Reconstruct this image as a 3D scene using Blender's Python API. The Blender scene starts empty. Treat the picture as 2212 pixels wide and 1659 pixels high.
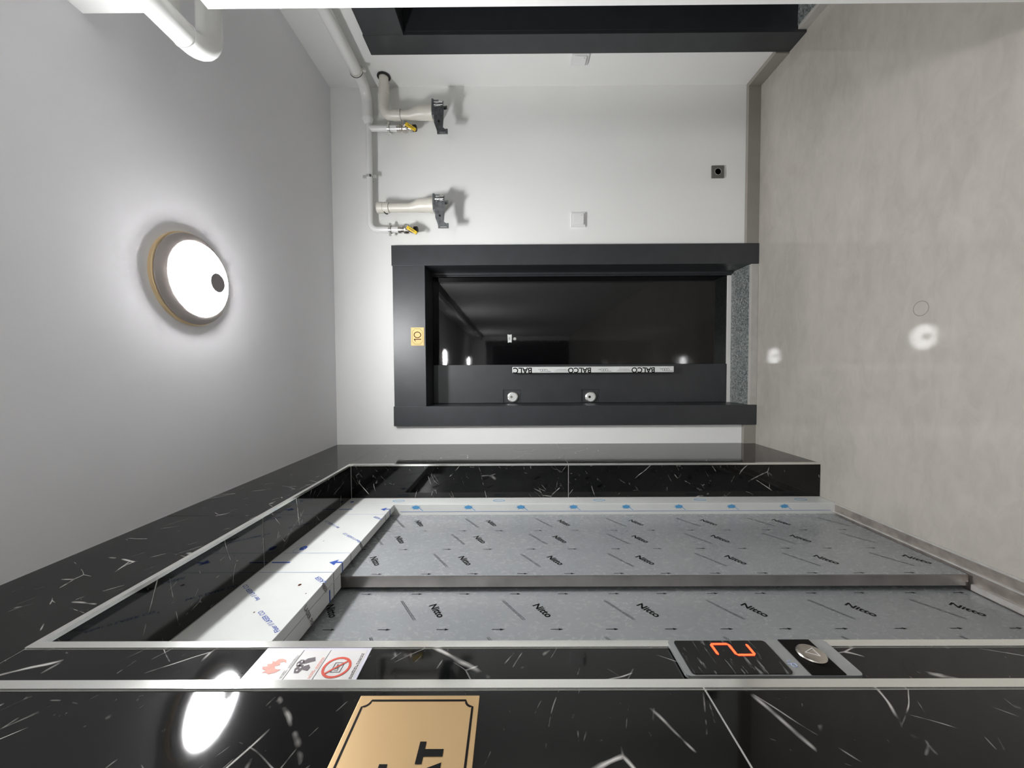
import bpy, bmesh, math, random
from mathutils import Vector, Matrix
random.seed(7)
SC = bpy.context.scene
COL = SC.collection

# ------------------------------------------------------------------ camera (phone held on its side: rolled 90 degrees)
F_PX, YAW, PITCH, ROLL, CAM_H = 831.0, -.0332, .0037, -.0049, 1.431
cy, sy, cp, sp, cr, sr = math.cos(YAW), math.sin(YAW), math.cos(PITCH), math.sin(PITCH), math.cos(ROLL), math.sin(ROLL)
r0 = Vector((cy, -sy, 0)); y0 = Vector((sy, cy, 0)); zz = Vector((0, 0, 1))
fwd = y0 * cp + zz * sp
up0 = -y0 * sp + zz * cp
right = r0 * cr + up0 * sr
up = up0 * cr - r0 * sr
cam_d = bpy.data.cameras.new('camera'); cam = bpy.data.objects.new('camera', cam_d); COL.objects.link(cam)
cam_d.sensor_fit = 'HORIZONTAL'; cam_d.sensor_width = 36; cam_d.lens = F_PX / 2212 * 36
cam_d.clip_start = .02; cam_d.clip_end = 50
cx, cu, cz = -up, right, -fwd
cam.matrix_world = Matrix(((cx.x, cu.x, cz.x, 0), (cx.y, cu.y, cz.y, 0), (cx.z, cu.z, cz.z, CAM_H), (0, 0, 0, 1)))
SC.camera = cam

# ------------------------------------------------------------------ world, exposure
w = bpy.data.worlds.new('world'); SC.world = w; w.use_nodes = True
w.node_tree.nodes['Background'].inputs[0].default_value = (.02, .02, .02, 1)
w.node_tree.nodes['Background'].inputs[1].default_value = .2
LAMP_L = 38.0
SC.view_settings.view_transform = 'Standard'; SC.view_settings.look = 'None'
SC.view_settings.gamma = 1; SC.view_settings.use_curve_mapping = False
SC.view_settings.exposure = 2.68
SC.cycles.use_denoising = True
SC.cycles.sample_clamp_indirect = 12
SC.cycles.max_bounces = 6; SC.cycles.diffuse_bounces = 4; SC.cycles.glossy_bounces = 4; SC.cycles.transmission_bounces = 0
SC.cycles.use_adaptive_sampling = True; SC.cycles.adaptive_threshold = .12; SC.cycles.adaptive_min_samples = 20
SC.cycles.caustics_refractive = False

# ------------------------------------------------------------------ dimensions (metres, camera stands at x=0 y=0)
H = 2.49
XL = -.435            # face of the marble wall on the left
YB = 2.292            # back wall
XR = 1.655            # right wall
YF = 2.262            # front of the door frame in the back wall
XN, YN = .889, .977   # corner of the nearer white wall on the right
NX, NY0, NY1 = -.408, .480, .4935   # nearer marble plane, standing proud, and its corner strip
XD = -.593            # face of the steel lift frame
YO0, YO1, ZO = .604, 1.785, 2.194   # lift opening in the marble

# ------------------------------------------------------------------ materials
def nodes(name):
    m = bpy.data.materials.new(name); m.use_nodes = True
    nt = m.node_tree; b = nt.nodes['Principled BSDF']
    return m, nt, b
def N(nt, t, **kw):
    n = nt.nodes.new(t)
    for k, v in kw.items():
        if k in n.inputs.keys() if hasattr(n.inputs, 'keys') else False: n.inputs[k].default_value = v
        else: setattr(n, k, v)
    return n
def ramp(nt, fac, stops):
    r = nt.nodes.new('ShaderNodeValToRGB'); nt.links.new(fac, r.inputs[0])
    e = r.color_ramp.elements
    while len(e) < len(stops): e.new(.5)
    for i, (p, c) in enumerate(stops):
        e[i].position = p; e[i].color = (*c, 1) if len(c) == 3 else c
    return r.outputs[0]
def pos(nt, scale=(1, 1, 1), rot=(0, 0, 0), vary=0):
    g = nt.nodes.new('ShaderNodeNewGeometry'); out = g.outputs['Position']
    if vary:
        oi = nt.nodes.new('ShaderNodeObjectInfo'); mu = nt.nodes.new('ShaderNodeMath'); mu.operation = 'MULTIPLY'
        nt.links.new(oi.outputs['Random'], mu.inputs[0]); mu.inputs[1].default_value = vary
        ad = nt.nodes.new('ShaderNodeVectorMath'); ad.operation = 'ADD'
        nt.links.new(out, ad.inputs[0]); nt.links.new(mu.outputs[0], ad.inputs[1]); out = ad.outputs[0]
    mp = nt.nodes.new('ShaderNodeMapping'); nt.links.new(out, mp.inputs[0])
    mp.inputs['Scale'].default_value = scale; mp.inputs['Rotation'].default_value = rot
    return mp.outputs[0]
def noise(nt, vec, scale, detail=4, rough=.5, dist=0):
    n = nt.nodes.new('ShaderNodeTexNoise'); nt.links.new(vec, n.inputs['Vector'])
    n.inputs['Scale'].default_value = scale; n.inputs['Detail'].default_value = detail
    n.inputs['Roughness'].default_value = rough; n.inputs['Distortion'].default_value = dist
    return n.outputs['Fac']
def bump(nt, b, h, strength, dist=.002):
    n = nt.nodes.new('ShaderNodeBump'); nt.links.new(h, n.inputs['Height'])
    n.inputs['Strength'].default_value = strength; n.inputs['Distance'].default_value = dist
    nt.links.new(n.outputs[0], b.inputs['Normal'])
def math_n(nt, op, a, b=None, clamp=False):
    n = nt.nodes.new('ShaderNodeMath'); n.operation = op; n.use_clamp = clamp
    for i, v in enumerate((a, b)):
        if v is None: continue
        if isinstance(v, (int, float)): n.inputs[i].default_value = v
        else: nt.links.new(v, n.inputs[i])
    return n.outputs[0]
def mixc(nt, fac, a, b):
    n = nt.nodes.new('ShaderNodeMix'); n.data_type = 'RGBA'
    nt.links.new(fac, n.inputs['Factor'])
    for k, v in (('A', a), ('B', b)):
        s = [i for i in n.inputs if i.name == k and i.type == 'RGBA'][0]
        if isinstance(v, tuple): s.default_value = (*v, 1)
        else: nt.links.new(v, s)
    return [o for o in n.outputs if o.type == 'RGBA'][0]
M = {}
def plain(name, col, rough=.5, metal=0, spec=.5, var=.06, vs=8, bmp=0, bs=60, coat=0):
    m, nt, b = nodes(name)
    p = pos(nt); f = noise(nt, p, vs, 3)
    lo = tuple(c * (1 - var) for c in col); hi = tuple(min(1, c * (1 + var)) for c in col)
    nt.links.new(ramp(nt, f, [(.3, lo), (.7, hi)]), b.inputs['Base Color'])
    b.inputs['Roughness'].default_value = rough; b.inputs['Metallic'].default_value = metal
    b.inputs['Specular IOR Level'].default_value = spec
    b.inputs['Coat Weight'].default_value = coat
    if bmp: bump(nt, b, noise(nt, p, bs, 3), bmp, .001)
    M[name] = m; return m
plain('wall_paint', (.85, .85, .83), .75, var=.012, vs=3, bmp=.15, bs=220, spec=.25)
plain('ceiling_paint', (.80, .795, .82), .8, var=.012, vs=2, bmp=.12, bs=200, spec=.2)
plain('satin_black', (.030, .032, .036), .40, var=.12, vs=14, spec=.62, bmp=.05, bs=400)
plain('steel_trim', (.86, .86, .82), .13, metal=.85, var=.01, vs=4)
plain('chrome', (.82, .82, .83), .08, metal=1, var=.02)
plain('nickel', (.62, .58, .53), .25, metal=1, var=.08, vs=60)
plain('galvanised', (.24, .25, .26), .36, metal=.8, var=.3, vs=60)
plain('white_plastic', (.78, .78, .77), .35, var=.01)
plain('grey_plastic', (.14, .135, .12), .4, var=.03)
plain('light_grey_plastic', (.42, .42, .4), .4, var=.03)
plain('cream_pvc', (.68, .65, .58), .35, var=.03, vs=12)
plain('pipe_paint', (.78, .78, .76), .22, var=.015, vs=5)
plain('yellow_grip', (.80, .55, .03), .4, var=.08, vs=60)
plain('black_rubber', (.012, .012, .012), .5, var=.1)
plain('brass_plate', (.56, .38, .19), .38, metal=.55, var=.02, vs=4)
plain('gold_plate', (.86, .62, .28), .6, spec=.15, metal=0, var=.03)
plain('ink_black', (.004, .0035, .0035), .6, spec=.12, var=.05)
plain('ink_brown', (.06, .012, .004), .6, spec=.12, var=.05)
plain('ink_grey', (.09, .09, .095), .6, spec=.12, var=.1, vs=300)
plain('ink_faint', (.12, .125, .125), .6, spec=.12, var=.2, vs=400)
plain('ink_blue', (.05, .10, .36), .5, spec=.12, var=.1)
plain('ink_light_blue', (.10, .32, .58), .5, spec=.12, var=.1)
plain('ink_slate_blue', (.30, .34, .48), .5, spec=.12, var=.1)
plain('ink_red', (.60, .09, .06), .5, spec=.12, var=.06)
plain('ink_faded_red', (.78, .36, .30), .5, spec=.12, var=.1, vs=60)
plain('ink_charcoal', (.13, .11, .12), .5, spec=.12, var=.08)
plain('ink_faded_black', (.38, .37, .37), .5, spec=.12, var=.1)
plain('sign_white', (.60, .59, .58), .35, var=.01)
plain('sign_border', (.58, .57, .64), .35, var=.02)
plain('grout', (.62, .61, .59), .7, var=.03)
plain('shaft_dark', (.01, .01, .01), .8, var=.1)
plain('door_seal_white', (.72, .71, .68), .4, var=.02)
plain('lamp_body', (.40, .36, .34), .45, metal=.2, var=.03)
plain('lamp_ring', (.95, .74, .45), .3, metal=.7, var=.03)
plain('sensor_grey', (.30, .28, .28), .5, var=.03)
plain('sill_metal', (.36, .32, .29), .4, metal=.6, var=.25, vs=25, bmp=.1, bs=80)
plain('sill_light', (.62, .60, .57), .35, metal=.5, var=.1, vs=30)
plain('white_film', (.63, .64, .62), .38, var=.03, vs=9, bmp=.25, bs=45)
plain('handle_film', (.72, .73, .72), .35, var=.05, vs=40)
plain('steel_edge', (.50, .47, .45), .32, metal=1, var=.15, vs=12)
plain('lock_steel', (.80, .79, .77), .22, metal=.9, var=.03)
plain('lock_face', (.70, .72, .70), .35, metal=.2, var=.03)
plain('panel_steel', (.50, .52, .53), .34, metal=.75, var=.05, vs=40)
plain('threshold_stone', (.46, .44, .41), .5, var=.06, vs=20)

# baseboard and floor: grey-beige microcement
def cement(name, col, rough, amp):
    m, nt, b = nodes(name)
    p = pos(nt, (1, 2.2, 1), (0, 0, .5))
    f = noise(nt, p, 1.7, 6, .62, .5); f2 = noise(nt, p, 9, 4, .65, .8)
    mixf = math_n(nt, 'ADD', math_n(nt, 'MULTIPLY', f, .62), math_n(nt, 'MULTIPLY', f2, .38))
    c = ramp(nt, mixf, [(.32, tuple(v * (1 - amp) for v in col)), (.5, col), (.68, tuple(v * (1 + amp * .8) for v in col))])
    b.inputs['Roughness'].default_value = rough
    M[name] = m
    return m, nt, b, c, f2, mixf
m, nt, b, c, f2, mf = cement('baseboard_cement', (.29, .27, .24), .5, .1)
nt.links.new(c, b.inputs['Base Color'])
m, nt, b, c, f2, mf = cement('floor_cement', (.415, .390, .350), .07, .15)
# a dark ring mark and a few pale scuffs left on the floor
g = nt.nodes.new('ShaderNodeNewGeometry'); vm = nt.nodes.new('ShaderNodeVectorMath'); vm.operation = 'DISTANCE'
nt.links.new(g.outputs['Position'], vm.inputs[0]); vm.inputs[1].default_value = (.213, 1.363, 0)
d = math_n(nt, 'ABSOLUTE', math_n(nt, 'SUBTRACT', vm.outputs['Value'], .0255))
ring = math_n(nt, 'MULTIPLY', math_n(nt, 'SUBTRACT', 1.0, math_n(nt, 'MULTIPLY', d, 520.0), True), .75)
c = mixc(nt, ring, c, (.12, .10, .075))
nt.links.new(c, b.inputs['Base Color'])
nt.links.new(ramp(nt, mf, [(.3, (.04,) * 3), (.7, (.075,) * 3)]), b.inputs['Roughness'])
b.inputs['Specular IOR Level'].default_value = .34
bump(nt, b, f2, .012, .002)

# polished black marble with broken white veins
def marble():
    m, nt, b = nodes('black_marble')
    base = pos(nt, (1, 1, 1), (0, 0, 0), vary=9)
    warp = nt.nodes.new('ShaderNodeTexNoise'); nt.links.new(base, warp.inputs['Vector'])
    warp.inputs['Scale'].default_value = 2.6; warp.inputs['Detail'].default_value = 3
    wv = nt.nodes.new('ShaderNodeVectorMath'); wv.operation = 'MULTIPLY_ADD'
    nt.links.new(warp.outputs['Color'], wv.inputs[0]); wv.inputs[1].default_value = (.07, .07, .07); nt.links.new(base, wv.inputs[2])
    def vein(rot, size, width, lo, hi, amt, mscale):
        mp = nt.nodes.new('ShaderNodeMapping'); mp.vector_type = 'TEXTURE'; nt.links.new(wv.outputs[0], mp.inputs[0])
        mp.inputs['Rotation'].default_value = rot; mp.inputs['Scale'].default_value = size
        vo = nt.nodes.new('ShaderNodeTexVoronoi'); vo.feature = 'DISTANCE_TO_EDGE'; vo.inputs['Scale'].default_value = 1
        nt.links.new(mp.outputs[0], vo.inputs['Vector'])
        wn_ = math_n(nt, 'MULTIPLY', noise(nt, base, 22, 2, .6), width * 2)
        line = math_n(nt, 'SUBTRACT', 1.0, math_n(nt, 'DIVIDE', vo.outputs['Distance'], wn_), True)
        mk = ramp(nt, noise(nt, base, mscale, 3, .65), [(lo, (0, 0, 0)), (hi, (1, 1, 1))])
        return math_n(nt, 'MULTIPLY', math_n(nt, 'MULTIPLY', line, mk), amt)
    v1 = vein((.75, .35, .2), (.40, .20, .62), .0050, .53, .61, .85, 7)
    v2 = vein((-.60, .5, -.3), (.26, .10, .42), .0065, .55, .63, .55, 11)
    v3 = vein((.95, -.4, .5), (.10, .030, .18), .022, .57, .67, .35, 17)
    sp_ = noise(nt, base, 70, 3, .6); sp_ = ramp(nt, sp_, [(.70, (0, 0, 0)), (.78, (1, 1, 1))])
    tot = math_n(nt, 'ADD', math_n(nt, 'ADD', v1, v2), math_n(nt, 'ADD', v3, math_n(nt, 'MULTIPLY', sp_, .10)), True)
    cloud = ramp(nt, noise(nt, base, 6, 3, .6), [(.35, (.0015, .0015, .0017)), (.7, (.006, .0058, .0058))])
    nt.links.new(mixc(nt, tot, cloud, (.62, .60, .57)), b.inputs['Base Color'])
    b.inputs['Roughness'].default_value = .045; b.inputs['Specular IOR Level'].default_value = .38
    M['black_marble'] = m
marble()

# lacquered black door panel: very glossy, faint orange peel
m, nt, b = nodes('black_lacquer'); p = pos(nt)
nt.links.new(ramp(nt, noise(nt, p, 3, 3), [(.3, (.003, .003, .0035)), (.7, (.005, .005, .0055))]), b.inputs['Base Color'])
b.inputs['Roughness'].default_value = .035; bump(nt, b, noise(nt, p, 55, 2, .5), .035, .001); M['black_lacquer'] = m

# grey protective film over the lift doors: bubbles and creases
m, nt, b = nodes('grey_film'); p = pos(nt)
big = noise(nt, p, 3.0, 5, .6, .4); fine = noise(nt, pos(nt, (1, 1.2, .8)), 70, 3, .55, .6)
spots = ramp(nt, math_n(nt, 'MULTIPLY', fine, math_n(nt, 'ADD', big, .42)), [(.50, (0, 0, 0)), (.58, (1, 1, 1))])
c = ramp(nt, big, [(.3, (.265, .277, .288)), (.7, (.285, .295, .302))])
nt.links.new(mixc(nt, math_n(nt, 'MULTIPLY', spots, .09), c, (.50, .48, .44)), b.inputs['Base Color'])
nt.links.new(ramp(nt, fine, [(.35, (.25,) * 3), (.75, (.29,) * 3)]), b.inputs['Roughness'])
b.inputs['Specular IOR Level'].default_value = .55
bump(nt, b, fine, .012, .001); M['grey_film'] = m

# speckled granite of the door sill
m, nt, b = nodes('granite'); p = pos(nt)
n1 = noise(nt, p, 120, 4, .6); n2 = noise(nt, p, 260, 3, .6); n3 = noise(nt, p, 9, 2)
cc = ramp(nt, n1, [(.36, (.035, .04, .04)), (.46, (.16, .18, .175)), (.60, (.30, .32, .31)), (.7, (.5, .51, .49))])
nt.links.new(cc, b.inputs['Base Color']); b.inputs['Roughness'].default_value = .28; M['granite'] = m

# call panel glass under creased clear film
m, nt, b = nodes('display_glass'); p = pos(nt, (1, 4, 26), (.35, 0, 0))
st = ramp(nt, noise(nt, p, 4.5, 4, .6, .3), [(.58, (0, 0, 0)), (.66, (1, 1, 1))])
nt.links.new(mixc(nt, math_n(nt, 'MULTIPLY', st, .55), (.006, .006, .006), (.32, .32, .33)), b.inputs['Base Color'])
b.inputs['Roughness'].default_value = .25; M['display_glass'] = m

def emit(name, col, strength):
    m, nt, b = nodes(name)
    b.inputs['Base Color'].default_value = (*col, 1)
    b.inputs['Emission Color'].default_value = (*col, 1); b.inputs['Emission Strength'].default_value = strength
    M[name] = m
emit('red_led', (1, .035, .01), 1.1)
m, nt, b = nodes('lamp_diffuser')
b.inputs['Base Color'].default_value = (.9, .9, .9, 1); b.inputs['Emission Color'].default_value = (.985, .99, 1.0, 1)
b.inputs['Emission Strength'].default_value = LAMP_L; M['lamp_diffuser'] = m

# ------------------------------------------------------------------ mesh building
class MB:
    def __init__(s): s.v = []; s.f = []
    def add(s, vs, fs):
        o = len(s.v); s.v += [tuple(v) for v in vs]; s.f += [tuple(i + o for i in f) for f in fs]; return s
    def box(s, x0, x1, y0, y1, z0, z1):
        return s.add([(x0, y0, z0), (x1, y0, z0), (x1, y1, z0), (x0, y1, z0), (x0, y0, z1), (x1, y0, z1), (x1, y1, z1), (x0, y1, z1)],
                     [(0, 3, 2, 1), (4, 5, 6, 7), (0, 1, 5, 4), (1, 2, 6, 5), (2, 3, 7, 6), (3, 0, 4, 7)])
    def prism(s, poly, o, U, V, d):
        """2D outline (a, b) in the plane o + a U + b V, thickened by the vector d"""
        o, U, V, d = map(Vector, (o, U, V, d)); n = len(poly)
        vs = [o + U * a + V * b for a, b in poly]; vs += [v + d for v in vs]
        return s.add(vs, [tuple(range(n)), tuple(range(2 * n - 1, n - 1, -1))] + [(i, i + n, (i + 1) % n + n, (i + 1) % n) for i in range(n)])
    def rings(s, rings, cap=True, closed=False):
        n = len(rings[0]); vs = [v for r in rings for v in r]; fs = []
        m = len(rings)
        for k in range(m if closed else m - 1):
            a, b_ = k * n, ((k + 1) % m) * n
            for i in range(n): fs.append((a + i, a + (i + 1) % n, b_ + (i + 1) % n, b_ + i))
        if cap and not closed: fs += [tuple(range(n - 1, -1, -1)), tuple(range((m - 1) * n, m * n))]
        return s.add(vs, fs)
    def lathe(s, prof, o, axis=(0, 0, 1), seg=32, cap=True):
        o = Vector(o); A = Vector(axis).normalized(); U = A.orthogonal().normalized(); V = A.cross(U)
        R = []
        for r, h in prof:
            R.append([o + A * h + (U * math.cos(t) + V * math.sin(t)) * r for t in [2 * math.pi * i / seg for i in range(seg)]])
        return s.rings(R, cap)
    def tube(s, pts, r, fillet=0, seg=20, cap=True):
        P = [Vector(p) for p in pts]; path = [P[0]]
        for i in range(1, len(P) - 1):
            a, b_, c_ = P[i - 1], P[i], P[i + 1]; u = (a - b_).normalized(); v = (c_ - b_).normalized()
            if fillet and u.dot(v) > -.999:
                ang = u.angle(v); t = min(fillet / math.tan(ang / 2), (a - b_).length * .49, (c_ - b_).length * .49); rad = t * math.tan(ang / 2)
                cen = b_ + (u + v).normalized() * (rad / math.sin(ang / 2)); p0 = b_ + u * t; p1 = b_ + v * t
                w0, w1 = p0 - cen, p1 - cen; tot = w0.angle(w1)
                for k in range(9):
                    q = k / 8; path.append(cen + (w0 * math.sin((1 - q) * tot) + w1 * math.sin(q * tot)) / math.sin(tot))
            else: path.append(b_)
        path.append(P[-1])
        T = [(path[min(i + 1, len(path) - 1)] - path[max(i - 1, 0)]).normalized() for i in range(len(path))]
        U = T[0].orthogonal().normalized(); R = []
        for p, t in zip(path, T):
            U = (U - t * U.dot(t)).normalized(); V = t.cross(U)
            R.append([p + (U * math.cos(a) + V * math.sin(a)) * r for a in [2 * math.pi * i / seg for i in range(seg)]])
        return s.rings(R, cap)
    def torus(s, o, axis, R, r, seg=32, seg2=8, a0=0, a1=2 * math.pi):
        o = Vector(o); A = Vector(axis).normalized(); U = A.orthogonal().normalized(); V = A.cross(U); rg = []
        full = abs(a1 - a0 - 2 * math.pi) < 1e-6; n = seg if full else seg + 1
        for i in range(n):
            t = a0 + (a1 - a0) * i / seg; e = U * math.cos(t) + V * math.sin(t)
            rg.append([o + e * (R + r * math.cos(k)) + A * r * math.sin(k) for k in [2 * math.pi * j / seg2 for j in range(seg2)]])
        return s.rings(rg, not full, full)
    def mesh(s, name):
        me = bpy.data.meshes.new(name); me.from_pydata(s.v, [], s.f); me.update()
        bm = bmesh.new(); bm.from_mesh(me); bmesh.ops.recalc_face_normals(bm, faces=bm.faces); bm.to_mesh(me); bm.free()
        return me
def obj(name, mb, mat, parent=None, smooth=False, bev=0, loc=None):
    me = mb.mesh(name) if isinstance(mb, MB) else mb
    if not me.materials: me.materials.append(M[mat])
    if smooth:
        me.shade_smooth(); me.set_sharp_from_angle(angle=math.radians(38))
    o = bpy.data.objects.new(name, me); COL.objects.link(o)
    if parent is not None: o.parent = parent; o.matrix_parent_inverse = parent.matrix_world.inverted()
    if loc is not None: o.location = loc
    if bev:
        md = o.modifiers.new('bevel', 'BEVEL'); md.width = bev; md.segments = 2; md.limit_method = 'ANGLE'
    return o
def empty(name, loc=(0, 0, 0)):
    o = bpy.data.objects.new(name, None); COL.objects.link(o); o.location = loc; o.empty_display_size = .05
    o.matrix_world = Matrix.Translation(loc); return o
def tag(o, label, cat=None, group=None, kind=None):
    o['label'] = label
    if cat: o['category'] = cat
    if group: o['group'] = group
    if kind: o['kind'] = kind
    return o
def struct(o, label, cat): return tag(o, label, cat, kind='structure')
TXT = {}
def text2d(s, size, bold=0.0, shear=0.0):
    """flat letters as (verts, faces) around their own centre, in the plane of the text"""
    key = (s, size, bold, shear)
    if key in TXT: return TXT[key]
    cu_ = bpy.data.curves.new('lettering', 'FONT'); cu_.body = s; cu_.size = size; cu_.offset = bold * size; cu_.shear = shear
    cu_.align_x = 'CENTER'; cu_.align_y = 'CENTER'; cu_.resolution_u = 3
    t = bpy.data.objects.new('lettering', cu_); COL.objects.link(t)
    dg = bpy.context.evaluated_depsgraph_get(); me = bpy.data.meshes.new_from_object(t.evaluated_get(dg))
    vs = [(v.co.x, v.co.y) for v in me.vertices]; fs = [tuple(p.vertices) for p in me.polygons]
    bpy.data.objects.remove(t); bpy.data.curves.remove(cu_); bpy.data.meshes.remove(me)
    cxm = (min(v[0] for v in vs) + max(v[0] for v in vs)) / 2; cym = (min(v[1] for v in vs) + max(v[1] for v in vs)) / 2
    vs = [(a - cxm, b_ - cym) for a, b_ in vs]; TXT[key] = (vs, fs); return TXT[key]
def text_mb(s, size, o, U, V, ang=0, bold=0, fit=None, shear=0, mb=None):
    vs, fs = text2d(s, size, bold, shear); o, U, V = Vector(o), Vector(U), Vector(V)
    k = 1.0
    if fit: k = fit / (max(v[0] for v in vs) - min(v[0] for v in vs))
    ca, sa = math.cos(ang), math.sin(ang); mb = mb or MB()
    return mb.add([o + U * ((a * ca - b_ * sa) * k) + V * ((a * sa + b_ * ca) * k) for a, b_ in vs], fs)
def flat(poly, o, U, V, mb=None):
    o, U, V = Vector(o), Vector(U), Vector(V); mb = mb or MB()
    return mb.add([o + U * a + V * b_ for a, b_ in poly], [tuple(range(len(poly)))])
YY, ZV, XX = (0, 1, 0), (0, 0, 1), (1, 0, 0)

# ================================================================== THE SETTING
YK = -5.0   # the corridor runs on behind the camera
struct(obj('floor', MB().box(XD, XR + .25, YK, YB + .2, -.1, 0), 'floor_cement'), 'glossy grey-beige cement floor of the hallway with a dark ring mark', 'floor')
struct(obj('ceiling', MB().box(-.9, XR + .25, YK, YB + .3, H, H + .1), 'ceiling_paint'), 'plain grey-white painted ceiling above the lamp', 'ceiling')
wb = MB()
wb.box(-.8, -.26, YB, YB + .28, 0, H); wb.box(.68, XR + .25, YB, YB + .28, 0, H); wb.box(-.26, .68, YB, YB + .28, 2.0, H)
struct(obj('wall_back', wb, 'wall_paint'), 'white painted end wall around the closed black door', 'wall')
wr = MB()
wr.box(XR, XR + .25, 1.985, YB, 0, H); wr.box(XR, XR + .25, YN, 1.04, 0, H); wr.box(XR, XR + .25, 1.04, 1.985, 2.0, H)
struct(obj('wall_right', wr, 'wall_paint'), 'white painted side wall holding the second black door', 'wall')
XW = .897
wn = MB().box(XW, XR + .25, YK, YN, 0, 2.18).box(XW + .30, XR + .25, YK, YN - .06, 2.18, 2.25)
struct(obj('wall_near', wn, 'wall_paint'), 'nearest white wall edge running along one border of the picture', 'wall')
struct(obj('ceiling_beam', MB().box(XN, XR + .25, YK, YN, 2.25, H), 'wall_paint'), 'white beam under the ceiling above the nearest wall edge', 'beam')
struct(obj('wall_end', MB().box(-.6, XW, YK - .15, YK, 0, H), 'wall_paint'), 'white wall closing the corridor behind the viewer', 'wall')
# skirting
bbm = 'baseboard_cement'
struct(obj('baseboard_back', MB().box(.737, XR, 2.268, YB, 0, .071), bbm, bev=.0015), 'grey-beige skirting below the wall socket on the end wall', 'baseboard')
struct(obj('baseboard_corner', MB().box(XL, -.3225, 2.268, YB, 0, .071), bbm, bev=.0015), 'short grey-beige skirting piece between marble wall and black door', 'baseboard')
struct(obj('baseboard_right', MB().box(1.631, XR, 2.0435, 2.268, 0, .071), bbm, bev=.0015), 'short grey-beige skirting piece beside the second black door', 'baseboard')

# marble wall on the left: core, then every slab of its own
TK = .012
PR, TR = XL + .0020, .006
core = MB()
GR = .0012
core.box(-.80, XL - GR, YO1 + GR, YB, 0, H); core.box(-.80, XL - GR, NY1 - GR, YO0 - GR, 0, H); core.box(-.80, NX - GR, YK, NY1 - GR, 0, H); core.box(-.80, XL - GR, YO0 - GR, YO1 + GR, ZO + GR, H)
wl = obj('wall_left', core, 'grout'); struct(wl, 'polished black marble wall with white veins around the lift', 'wall')
J = .0014
def slab(y0_, y1_, z0_, z1_, x0_=XL - TK, x1_=XL):
    obj('marble_slab', MB().box(x0_, x1_, y0_ + J, y1_ - J, z0_ + J, z1_ - J), 'black_marble', wl)
ZT, ZM = ZO + .012, 1.176
YT = YO1 + .012
for a, b_ in ((0, ZM), (ZM, ZT)): slab(YT, YB, a, b_)
slab(1.153, YB, ZT, H); slab(NY1, 1.153, ZT, H)
for a, b_ in ((0, ZM), (ZM, ZT)): slab(NY1, YO0 - .013, a, b_)
y = NY0
while y > YK + .05:
    yn_ = max(y - 1.2, YK)
    for a, b_ in ((0, 1.188), (1.188, 2.388), (2.388, H)): slab(yn_, y, a, b_, NX - TK, NX)
    y = yn_
# reveals of the opening
for a, b_ in ((0, ZM), (ZM, ZO)):
    obj('reveal_slab', MB().box(XD + J, XL - TR, YO1, YO1 + TK, a + J, b_ - J), 'black_marble', wl)
    obj('reveal_slab', MB().box(XD + J, XL - TR, YO0 - TK, YO0, a + J, b_ - J), 'black_marble', wl)
for a, b_ in ((YO0, 1.153), (1.153, YO1)):
    obj('soffit_slab', MB().box(XD + J, XL - TR, a + J, b_ - J, ZO, ZO + TK), 'black_marble', wl)
# polished edge trims
def trim(n, boxes, label):
    t = MB()
    for q in boxes: t.box(*q)
    struct(obj('trim_%d' % n, t, 'steel_trim'), label, 'trim')
trim(1, [(XL - TR, PR, YO1 - .001, YT, 0, ZO)], 'polished steel edge strip on the far side of the lift opening')
trim(2, [(XL - TR, PR, YO0 - .013, YT, ZO - .001, ZT)], 'polished steel edge strip along the top of the lift opening')
trim(3, [(XL - TR, PR, YO0 - .013, YO0 + .001, 0, ZO - .001)], 'polished steel edge strip between lift doors and call panel')
trim(4, [(XL + .0004, NX + .0025, NY0, NY1, 0, H)], 'polished steel strip between warning sign and brass plaque')

# ================================================================== DOOR 1 in the back wall
def door_frame(root, P, long_=True):
    """P(a, b, z): a along the wall, b from frame front (0) into the wall"""
    def bx(name, boxes, mat, bev=.0015):
        mb = MB()
        for a0, a1, b0, b1, z0, z1 in boxes:
            p, q = Vector(P(a0, b0, z0)), Vector(P(a1, b1, z1))
            mb.box(min(p.x, q.x), max(p.x, q.x), min(p.y, q.y), max(p.y, q.y), z0, z1)
        return obj(name, mb, mat, root, bev=bev)
    return bx
d1 = empty('door_1', (.21, YF, 0)); struct(d1, 'closed black apartment door number 10 with a long pull handle', 'door')
bx = door_frame(d1, lambda a, b_, z: (a, YF + b_, z))
bx('jamb', [(-.3215, -.205, 0, .028, 0, 2.139), (-.258, -.205, .028, .27, 0, 1.995)], 'satin_black')
bx('jamb', [(.6185, .736, 0, .028, 0, 2.139), (.6185, .678, .028, .27, 0, 1.995)], 'satin_black')
bx('lintel', [(-.205, .6185, .001, .028, 1.945, 2.134), (-.205, .6185, .028, .27, 1.945, 1.995)], 'satin_black')
bx('stop', [(.606, .6185, .176, .186, .05, 1.945)], 'satin_black', 0)
bx('stop', [(.600, .6185, .196, .204, .05, 1.945)], 'satin_black', 0)
leaf = bx('leaf', [(-.203, .6165, .212, .27, .068, 1.943)], 'black_lacquer')
def on(name, mb, mat, parent, **k): return obj(name, mb, mat, parent, **k)
on('lacquer_panel', MB().box(.042, .566, 2.470, 2.475, .145, 1.906), 'black_lacquer', leaf, bev=.0015)
LK = [(-.121, 1.383, 1.498), (-.121, .880, .997)]
sp_ = MB(); ys_, ye_ = 2.462, 2.474
sp_.box(-.119, .041, ys_, ye_, .07, 1.942)
for a, b_ in ((.07, .882), (.995, 1.385), (1.496, 1.942)): sp_.box(-.2025, -.119, ys_, ye_, a, b_)
on('lock_panel', sp_, 'satin_black', leaf)
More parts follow.
